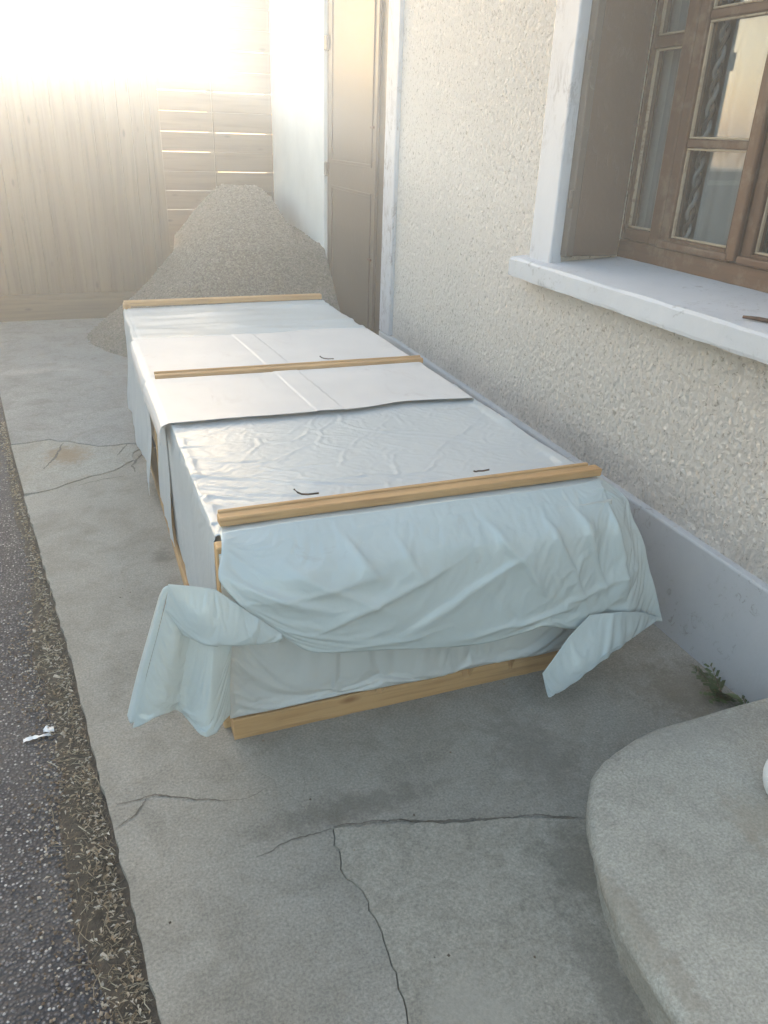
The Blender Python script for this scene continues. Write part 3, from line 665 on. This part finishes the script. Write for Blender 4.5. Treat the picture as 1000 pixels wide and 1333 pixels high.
def notched(name, x0, x1, y0, y1, z0, z1, notches, mat):
    # rail whose top front arris is broken at the notches
    bm = bmesh.new(); xs = sorted(set([x0, x1]+[a for n_ in notches for a in (n_[0]-n_[1], n_[0]-n_[1]*.5, n_[0]+n_[1]*.5, n_[0]+n_[1])]+list(np.linspace(x0, x1, 40))))
    rows = []
    for x_ in xs:
        d = 0
        for c0, w_, dp in notches:
            if abs(x_-c0) < w_*.99: d = max(d, dp*(1 if abs(x_-c0) < w_*.6 else .3))
        jj = .0012*float(vnoise(np.array([x_*30, 2, 3.])))
        rows.append([bm.verts.new(p) for p in ((x_, y0+jj, z0+.001), (x_, y0+jj, z1-.003-d), (x_, y0+.003+d*.9, z1-d*.1), (x_, y1, z1), (x_, y1, z0))])
    for A, B in zip(rows, rows[1:]):
        for i in range(5): bm.faces.new((A[i], A[(i+1) % 5], B[(i+1) % 5], B[i]))
    bm.faces.new(rows[0]); bm.faces.new(rows[-1][::-1]); bmesh.ops.recalc_face_normals(bm, faces=bm.faces[:])
    return bm_obj(name, bm, mat, crate)
notched('bottom_rail', .000, CW, -.030, .020, 0, .068, [(.70, .020, .030), (.85, .012, .034), (.60, .03, .008), (.42, .014, .012)], 'pine')
box('bottom_rail', -.018, .018, .0225, CL-.021, 0, .055, 'pine_y', crate, .003); box('bottom_rail', CW-.02, CW+.018, .024, CL, 0, .055, 'pine_y', crate, .003)
box('bottom_rail', 0, CW, CL-.02, CL+.022, 0, .068, 'pine', crate, .003)
box('post', -.012, .034, -.018, .022, .070, CH-.002, 'pine_z', crate, .003); box('post', CW-.034, CW+.008, -.014, .022, .07, CH-.02, 'pine_z', crate, .003)
box('post', -.016, .022, 1.46, 1.505, .057, CH-.004, 'pine_z', crate, .003)
box('post', -.016, .022, CL-.03, CL+.018, .057, CH+.03, 'pine_z', crate, .003); box('post', CW-.022, CW+.016, CL-.03, CL+.018, .057, CH-.002, 'pine_z', crate, .003)
def batten(x0, x1, y0, y1, z0, z1, sk, mat='pine', name='top_batten'):
    o = box(name, x0, x1, -(y1-y0)/2, (y1-y0)/2, 0, z1-z0, mat, crate, .0035, .001, 2); o.location = (0, (y0+y1)/2, z0); o.rotation_euler = (0, 0, sk); return o
batten(.012, CW+.035, .062, .098, CH+.012, CH+.036, .000); 
b2 = batten(.014, CW+.010, .094, .107, CH+.030, CH+.042, .003, name='thin_lath')
batten(-.002, CW+.02, 1.368, 1.402, CH+.012, CH+.034, -.012)
batten(-.002, CW+.018, 1.399, 1.411, CH+.026, CH+.040, -.016, name='thin_lath')
batten(-.01, CW+.0, CL-.02, CL+.022, CH+.012, CH+.040, 0.0)
def nail(x, y, z, dx, dy, up, s=1):
    tube('bent_nail', [(x+dx*.05*s, y+dy*.05*s, z+.003), (x+dx*.02*s, y+dy*.02*s, z+.002), (x, y, z+.004), (x-dx*.012*s, y-dy*.012*s, z+up*.5), (x-dx*.022*s, y-dy*.022*s, z+up)], .0026, 'iron', crate, 6)
nail(.235, .108, CH+.050, .9, -.1, .020); nail(.755, .115, CH+.050, 1, .05, .006, .7); nail(.70, 1.435, CH+.036, 1, -.3, .014, .8)

RELAX = []
# ------------------------------------------------------------------ sheets over the crate
def sm(x, a, b):
    t = np.clip((x-a)/(b-a), 0, 1); return t*t*(3-2*t)
def drape_sheet(name, y0, y1, xs_left, zl, xs_right, zr, mat, parent, disp, ny=200, nx=260, lift=.006, rad=.02, rough_edge=.01, seed=0, relax=None):
    """sheet laid across the crate top: hangs to zl on the left and zr on the right"""
    top = CH+lift; L1 = top-zl; Wt = CW+.008-xs_left; L3 = top-zr
    s = np.linspace(0, L1+Wt+xs_right+L3, nx); v = np.linspace(y0, y1, ny); V, S = np.meshgrid(v, s, indexing='ij')
    left = S < L1; right = S > L1+Wt+xs_right
    x = np.where(left, xs_left, np.where(right, xs_left+Wt+xs_right, xs_left+(S-L1)))
    z = np.where(left, zl+S, np.where(right, top-(S-L1-Wt-xs_right), top))
    # round the arrises
    c1 = np.clip(1-np.abs(S-L1)/rad, 0, 1); x = x+c1*rad*.25; z = z-c1*rad*.3
    P = np.stack([x, V, z], -1); N = normals(P); N = np.where((N[..., 2:3]+(-N[..., 0:1]*(left[..., None]))+(N[..., 0:1]*right[..., None])) < 0, -N, N)
    d = disp(S-L1, V, left, right); P = P+N*d[..., None]
    P[..., 1] += (rough_edge*fbm(np.stack([S*3, V*0, S*0], -1), 3, seed))*(np.abs((V-y0)/(y1-y0)-.5)*2)**2
    Wd = np.stack(LW(P[..., 0], P[..., 1], P[..., 2]), -1)
    if relax:
        o = grid_obj(name, Wd, mat, None, 0); w = np.where(left, .25, .10); w = np.where(right, 1, w); sy = V-y0
        for yb in (.080,): w = np.maximum(w, 1.0*(np.abs(V-yb) < .02)*(~left))
        w = np.maximum(w, 1.0*(V > .90)); w = np.maximum(w, 1.0*(S < .02)); w = np.maximum(w, .6*(S > L1+Wt-.03)); w[0, :] = np.maximum(w[0, :], .8)
        RELAX.append((o, ny, nx, w, relax, parent, .0006)); return o
    return grid_obj(name, Wd, mat, parent, .0006)
# front clear film -------------------------------------------------
film = empty('plastic_sheet', (.75, 1.8, .6)); tag(film, 'large milky plastic sheet draped over the near half and front of the crate', 'plastic sheet'); film.location = (0, 0, 0)
def d_front(S, Y, left, right):
    # crinkles running in from the left top edge
    fold = ridged(np.stack([S*2.2, Y*13+.8*np.sin(S*9), S*0+1], -1), 2, 21); edge = np.exp(-((S-.06)/.10)**2)
    a = .0095*np.clip(fold, -.5, 1)*edge*(.35+.65*sm(vnoise(np.stack([Y*5, 0*Y, 0*Y], -1), 61), -.5, .4))
    fine = ridged(np.stack([S*6, Y*34+1.2*fbm(np.stack([S*8, Y*5, S*0], -1), 2, 3), S*0], -1), 2, 5); a = a+.0024*fine*np.exp(-((S-.03)/.07)**2)
    big = fbm(np.stack([S*3.2, Y*4.5, S*0], -1), 3, 31); a = a+.007*big*np.where(left, .4, 1)
    diag = ridged(np.stack([(S*.6+Y*1.2)*4, (S*1.2-Y*.6)*1.6, S*0], -1), 2, 41); a = a+.008*np.clip(diag, 0, 1)**3*np.where(left, .3, 1)
    a = a+.0018*np.clip(ridged(np.stack([S*4.2+Y*2.1, Y*5.5-S*1.5, S*0+9], -1), 2, 62), 0, 1)**3*np.where(left, .2, 1)+.0010*np.clip(ridged(np.stack([S*9-Y*6, Y*8+S*5, S*0+2], -1), 2, 63), 0, 1)**3*np.where(left, .2, 1)
    # press down under battens
    for yb in (.080, 1.385): a = a-.006*np.exp(-((Y-yb)/.035)**2)*np.where(left | right, 0, 1)
    sidef = fbm(np.stack([S*1.3, Y*7, S*0+5], -1), 3, 51); a = np.where(left, a*.5+.010*sidef*sm(-S, 0, .15)+.004, a)
    return np.where(left, a, np.maximum(a, -.003))
drape_sheet('film_top', .03, 1.05, -.006, .075, .012, .33, 'plastic', film, lambda S, Y, l_, r_: d_front(S, Y, l_, r_)*.8, 150, 260, .008, relax=.013)
def d_side(S, Y, left, right):
    a = .012*fbm(np.stack([S*1.3, Y*5, S*0+5], -1), 3, 71)+.006*np.clip(ridged(np.stack([S*1.2, Y*9, S*0], -1), 2, 72), 0, 1)
    return np.where(left, a+.010*sm(-S, .2, .5), -.004+0*a)
drape_sheet('film_side', 1.0, 1.47, -.010, .07, -.4, .5, 'plastic', film, d_side, 90, 200, .003)
# rear film -------------------------------------------------------
rear = empty('plastic_sheet', (0, 0, 0)); tag(rear, 'creased milky plastic sheet over the far end of the crate', 'plastic sheet')
def d_rear(S, Y, left, right):
    a = .010*fbm(np.stack([S*1.6, Y*6, S*0], -1), 3, 81)+.010*np.clip(ridged(np.stack([S*1.0+.3*Y, Y*5, S*0], -1), 2, 82), 0, 1)**2
    a = np.where(left, a+.012+.035*sm(-S, .25, .55)*(.6+.4*np.sin(Y*9)), a)
    return np.where(left, a, np.maximum(a, -.002))
drape_sheet('film_top', 1.56, 2.80, -.012, .04, .0, .35, 'plastic', rear, d_rear, 240, 330, .007)
# foam sheets -----------------------------------------------------
foam = empty('foam_sheet', (0, 0, 0)); tag(foam, 'matt pinkish white packing sheet laid across the middle of the crate', 'packing sheet')
def d_foam(S, Y, left, right):
    a = .005*fbm(np.stack([S*2, Y*3, S*0], -1), 3, 91)+.0035
    a = a+.0022*sm(S+.06*(Y-1.4), .50, .508)*(1-sm(S+.06*(Y-1.4), .60, .602))      # overlapped strip
    a = a-.006*np.exp(-((Y-1.385)/.03)**2)+.004*np.exp(-((Y-1.33)/.03)**2)
    return a
drape_sheet('foam_panel', .840, 2.03, -.045, CH-.055, -.01, CH-.03, 'foam', foam, d_foam, 200, 260, .018, .03, .035, 6)

def relax_all(frames=22):
    # settle the loose film: real cloth solve with slightly oversize panels, pinned where the battens hold them
    cb = box('crate_block', 0, CW, 0, CL, .07, CH, 'ply', None, 0); cb.location = CO; cb.rotation_euler = (0, 0, CA)
    fb = box('front_block', .0, CW+.01, -.060, -.002, .07, .565, 'ply', None, .02); fb.location = CO; fb.rotation_euler = (0, 0, CA)
    fb.modifiers.new('c', 'COLLISION'); fb.collision.thickness_outer = .003; fb.collision.thickness_inner = .03; fb.collision.cloth_friction = 8
    cm_ = cb.modifiers.new('c', 'COLLISION'); cb.collision.thickness_outer = .003; cb.collision.thickness_inner = .03; cb.collision.cloth_friction = 8
    mods = []
    for o, N, Mm, wt, shrink, parent, thick in RELAX:
        vg = o.vertex_groups.new(name='pin'); W_ = wt.reshape(-1)
        for q in np.unique(np.round(W_, 2)):
            if q > 0: vg.add([int(i) for i in np.nonzero(np.abs(W_-q) < .0051)[0]], float(q), 'REPLACE')
        c = o.modifiers.new('cloth', 'CLOTH'); st_ = c.settings; st_.vertex_group_mass = 'pin'; st_.quality = 6; st_.mass = .12; st_.tension_stiffness = 30; st_.compression_stiffness = 30; st_.shear_stiffness = 12
        st_.bending_stiffness = .6; st_.pin_stiffness = 1.0; st_.shrink_min = -shrink; st_.shrink_max = -shrink; st_.air_damping = 3
        st_.effector_weights.gravity = .6
        c.collision_settings.distance_min = .003; c.collision_settings.use_collision = o.name.startswith(('film_flap', 'film_top')); c.collision_settings.collision_quality = 2; c.collision_settings.use_self_collision = False
        c.point_cache.frame_start = 1; c.point_cache.frame_end = frames+5; mods.append(c)
    for fr_ in range(1, frames+1): scene.frame_set(fr_)
    dg = bpy.context.evaluated_depsgraph_get(); res = []
    for o, N, Mm, wt, shrink, parent, thick in RELAX:
        me = o.evaluated_get(dg).to_mesh(); co = np.empty(len(me.vertices)*3); me.vertices.foreach_get('co', co); res.append(co.reshape(N, Mm, 3).copy())
    for (o, N, Mm, wt, shrink, parent, thick), P in zip(RELAX, res):
        nm, mt = o.name.split('.')[0], o.data.materials[0].name; key = [k for k, v in MAT.items() if v.name == mt][0]
        bpy.data.objects.remove(o); grid_obj(nm, P, key, parent, thick)
    bpy.data.objects.remove(cb); bpy.data.objects.remove(fb); scene.frame_set(1)
# front skirts ----------------------------------------------------
FY = 1.685
def sheet(name, ctrl, N, Mm, mat, parent, disp=None, thick=.0007, lin=0.0, pin=None, shrink=.03):
    P = catmull(ctrl, N, Mm, lin)
    if disp is not None:
        n_ = normals(P); n_ = np.where(n_[..., 1:2] > 0, -n_, n_); P = P+n_*disp(P)[..., None]
    if pin is not None:
        u_, v_ = np.meshgrid(np.linspace(0, 1, N), np.linspace(0, 1, Mm), indexing='ij'); w = np.clip(pin(u_, v_), 0, 1)
        o = grid_obj(name, P, mat, None, 0); RELAX.append((o, N, Mm, w, shrink, parent, thick)); return o
    return grid_obj(name, P, mat, parent, thick)
# taut inner film on the crate front
inner = [[(.210+i*.140+ .004, FY-.026-.004*math.sin(i*2.1), z_) for i in range(9)] for z_ in (.58, .45, .3, .18, .077)]
sheet('film_front', inner, 90, 220, 'plastic_front', film, lambda P: .006*fbm(P*np.array([5, 0, 2.5]), 3, 101)+.012*np.clip(ridged(P*np.array([6, 0, 1.0])+3, 2, 103), 0, 1)**2*(.3+np.exp(-((P[..., 0]-.35)/.2)**2)), shrink=.02, pin=lambda u_, v_: np.maximum.reduce([1.0*(u_ < .03), 1.0*(u_ > .985), .8*(v_ < .01), 1.0*(v_ > .99), .03+0*u_]))
# outer flap
flap = [
 # x along, rows from batten forward and down
 [(.236, 1.765, .600), (.42, 1.766, .602), (.62, 1.768, .602), (.83, 1.770, .602), (1.04, 1.772, .602), (1.22, 1.775, .602), (1.34, 1.82, .598), (1.375, 1.86, .588)],
 [(.228, 1.712, .606), (.42, 1.713, .612), (.62, 1.714, .610), (.83, 1.715, .612), (1.04, 1.716, .610), (1.22, 1.718, .608), (1.345, 1.75, .598), (1.40, 1.77, .572)],
 [(.224, 1.672, .598), (.41, 1.672, .603), (.62, 1.672, .604), (.83, 1.670, .605), (1.04, 1.672, .603), (1.22, 1.676, .600), (1.35, 1.69, .588), (1.42, 1.70, .55)],
 [(.218, 1.650, .578), (.41, 1.646, .583), (.62, 1.646, .584), (.83, 1.643, .585), (1.04, 1.645, .583), (1.22, 1.65, .577), (1.355, 1.665, .56), (1.43, 1.68, .515)],
 [(.205, 1.615, .535), (.41, 1.595, .53), (.62, 1.60, .535), (.84, 1.60, .54), (1.05, 1.595, .53), (1.23, 1.605, .52), (1.37, 1.63, .49), (1.455, 1.65, .45)],
 [(.255, 1.595, .465), (.41, 1.575, .45), (.63, 1.58, .45), (.86, 1.585, .45), (1.06, 1.575, .44), (1.24, 1.59, .42), (1.40, 1.61, .37), (1.49, 1.63, .34)],
 [(.31, 1.588, .405), (.415, 1.57, .375), (.63, 1.575, .35), (.89, 1.575, .33), (1.08, 1.57, .33), (1.24, 1.585, .31), (1.43, 1.60, .25), (1.525, 1.615, .24)],
 [(.345, 1.59, .372), (.42, 1.575, .320), (.63, 1.58, .272), (.90, 1.58, .240), (1.09, 1.575, .240), (1.235, 1.585, .220), (1.44, 1.60, .165), (1.555, 1.61, .155)]]
def crease(P, a, b, w, h, one=0.0):
    x, z = P[..., 0], P[..., 2]; ax, az = a; bx, bz = b; L = math.hypot(bx-ax, bz-az); dx, dz = (bx-ax)/L, (bz-az)/L
    t = ((x-ax)*dx+(z-az)*dz)/L; d = -(x-ax)*dz+(z-az)*dx
    fall = sm(t, -.25, .2)*sm(1-t, -.25, .3); d = d*(1+one*np.sign(d))+.01*fbm(P*9, 2, int(abs(ax*100)))
    return .8*h*np.exp(-np.sqrt(d*d+.000006)/(w*.62))*fall
def d_flap(P):
    x, z = P[..., 0], P[..., 2]
    a = .009*fbm(P*np.array([3.2, 0, 2.5])+4, 2, 111)
    a = a+.008*np.clip(ridged(np.stack([x*3.1+z*2.2, z*1.1-x*.4, x*0], -1)+2, 1, 113), 0, 1)**2
    a = a+.007*np.clip(ridged(np.stack([x*2.7-z*3.4, z*.8, x*0], -1)+7, 1, 117), 0, 1)**2
    a = a+.012*np.sin((x-1.25)*38+z*9)*sm(x, 1.2, 1.35)*sm(.62-z, 0.02, .15)
    a = a+.004*ridged(P*np.array([14, 14, 5]), 2, 119)*np.exp(-((x-.3)/.12)**2)*sm(z, .5, .6)
    for q in (((.26, .52), (.46, .44), .020, .022, .5), ((.24, .47), (.60, .50), .030, .020, -.5), ((.36, .56), (.62, .40), .022, .018, .4), ((.44, .38), (.80, .50), .028, .020, -.4),
              ((.52, .60), (.60, .50), .016, .018, .3), ((.70, .34), (1.02, .50), .025, .016, .5), ((.66, .58), (.72, .47), .018, .014, 0), ((.92, .58), (1.10, .36), .024, .018, -.4),
              ((1.10, .56), (1.24, .30), .020, .022, .4), ((1.20, .58), (1.32, .28), .018, .024, -.4), ((1.32, .55), (1.38, .30), .014, .020, .3), ((1.38, .48), (1.47, .26), .014, .016, 0),
              ((1.20, .33), (1.42, .37), .014, .012, 0), ((1.28, .27), (1.46, .24), .012, .010, 0), ((.30, .585), (.46, .56), .012, .012, 0), ((.85, .27), (1.15, .30), .02, .010, 0), ((.45, .30), (.75, .31), .018, .012, 0)):
        a = a+crease(P, *q)
    a = a+.0035*np.clip(ridged(np.stack([x*11+z*5, z*7-x*3, 0*x], -1)+3, 2, 151), 0, 1)**2+.0012*ridged(P*np.array([30, 30, 22]), 2, 153)
    return a*(.12+.88*sm(.625-z, .015, .09))+.002
for j_ in range(1, 7): flap[-1][j_] = (flap[-1][j_][0], flap[-1][j_][1], flap[-1][j_][2]+(-.006, .008, -.004, .006, -.008, .004)[j_-1])
sheet('film_flap', flap, 120, 240, 'plastic_flap', film, lambda P: d_flap(P)*.9, lin=.25, shrink=.005,
      pin=lambda u_, v_: np.maximum.reduce([1.0*(u_ < .16), 1.0*((u_ > .985) & (v_ < .03)), 1.0*((u_ > .985) & (v_ > .985)), .7*(u_ > .99)*(np.abs(v_-.60) < .03), .5*(v_ > .99), .5*(v_ < .01), .14+0*u_]))
# left wing: folded band then hanging pleats
band = [
 [(.088, 1.600, .552), (.14, 1.600, .538), (.193, 1.598, .520), (.27, 1.583, .448), (.345, 1.575, .376)],
 [(.075, 1.590, .490), (.14, 1.574, .478), (.20, 1.566, .455), (.27, 1.563, .412), (.344, 1.570, .366)],
 [(.110, 1.585, .418), (.16, 1.566, .396), (.215, 1.560, .382), (.275, 1.565, .366), (.338, 1.576, .354)],
 [(.118, 1.610, .428), (.165, 1.600, .412), (.22, 1.600, .400), (.28, 1.600, .385), (.336, 1.585, .360)]]
sheet('film_fold', band, 60, 90, 'plastic_flap', film, lambda P: .003*fbm(P*12, 2, 121)+.004*np.clip(ridged(P*np.array([9, 9, 14])+1, 2, 122), 0, 1)**2, lin=.88, pin=lambda u_, v_: np.maximum.reduce([.8*(u_ < .02), .5*(u_ > .98), .6*(v_ < .02), .6*(v_ > .98), .12+0*u_]), shrink=.014)
wing = []
for k, t in enumerate((0, .25, .5, .75, 1)):
    row = []
    for j, q in enumerate(np.linspace(0, 1, 15)):
        xt = .086+q*.14; xb = -.030+q*.240; x_ = xt+(xb-xt)*t
        zt = .548-.13*sm(q, 0, 1)-.02; zb = .168+.022*sm(q, .0, .25)-.075*sm(q, .25, .75)+.006*math.sin(q*6)
        y_ = 1.600+(.034*math.exp(-((q-.47+.1*(1-t))/.10)**2)-.02*math.exp(-((q-.2)/.2)**2)-.03*math.exp(-((q-.72)/.12)**2)+.03*sm(q, .85, 1))*(t*.8+.2)
        row.append((x_, y_, zt+(zb-zt)*t))
    wing.append(row)
sheet('film_wing', wing, 90, 130, 'plastic_flap', film, lambda P: .003*fbm(P*np.array([14, 0, 5]), 2, 131)+.006*np.clip(ridged(P*np.array([13, 0, 4])+1, 2, 132), 0, 1)**2, lin=.5, pin=lambda u_, v_: np.maximum.reduce([.8*(u_ < .02), .5*(u_ > .98), .6*(v_ < .02), .6*(v_ > .98), .12+0*u_]), shrink=.014)
tail = [[(.089, 1.600, .549), (.076, 1.606, .54), (.066, 1.625, .51)], [(.052, 1.604, .42), (.036, 1.61, .41), (.031, 1.635, .40)], [(.014, 1.605, .30), (-.002, 1.612, .29), (-.006, 1.635, .29)], [(-.020, 1.598, .18), (-.036, 1.604, .172), (-.041, 1.62, .185)]]
sheet('film_tail', tail, 50, 16, 'plastic_flap', film)
# right tail hanging to the ground in front of the rail
rt = [[(1.25, 1.565, .262), (1.36, 1.57, .25), (1.46, 1.58, .22), (1.545, 1.60, .17)],
      [(1.175, 1.545, .215), (1.29, 1.535, .195), (1.40, 1.55, .19), (1.51, 1.585, .168)],
      [(1.115, 1.525, .16), (1.21, 1.505, .145), (1.30, 1.515, .15), (1.42, 1.555, .155)],
      [(1.085, 1.515, .135), (1.12, 1.495, .075), (1.20, 1.495, .10), (1.30, 1.515, .155)],
      [(1.080, 1.515, .130), (1.100, 1.50, .055), (1.13, 1.495, .065), (1.17, 1.495, .085)]]
sheet('film_tail', rt, 70, 80, 'plastic_flap', film, lambda P: .003*fbm(P*np.array([9, 0, 6]), 2, 141)+.008*np.clip(ridged(np.stack([P[..., 0]*8-P[..., 2]*7, P[..., 2]*2, 0*P[..., 0]], -1), 1, 142), 0, 1)**3, lin=.6, pin=lambda u_, v_: np.maximum.reduce([.8*(u_ < .02), .5*(u_ > .98), .6*(v_ < .02), .6*(v_ > .98), .12+0*u_]), shrink=.014)

relax_all()
# ------------------------------------------------------------------ haze volume added to give the lens glare around the sun
hz = box('haze', -27, 27, -25, 27, -1.2, 6.5, 'room', bev=0); hz.data.materials.clear()
hm = bpy.data.materials.new('glare_haze'); hm.use_nodes = True; hm.node_tree.nodes.clear()
pv = hm.node_tree.nodes.new('ShaderNodeVolumePrincipled'); ho = hm.node_tree.nodes.new('ShaderNodeOutputMaterial')
pv.inputs['Color'].default_value = (.92, .93, .92, 1); pv.inputs['Density'].default_value = HAZE_D; pv.inputs['Anisotropy'].default_value = HAZE_G
hm.node_tree.links.new(pv.outputs[0], ho.inputs['Volume']); hz.data.materials.append(hm); tag(hz, 'thin haze volume added to stand in for lens glare', 'haze', kind='stuff')
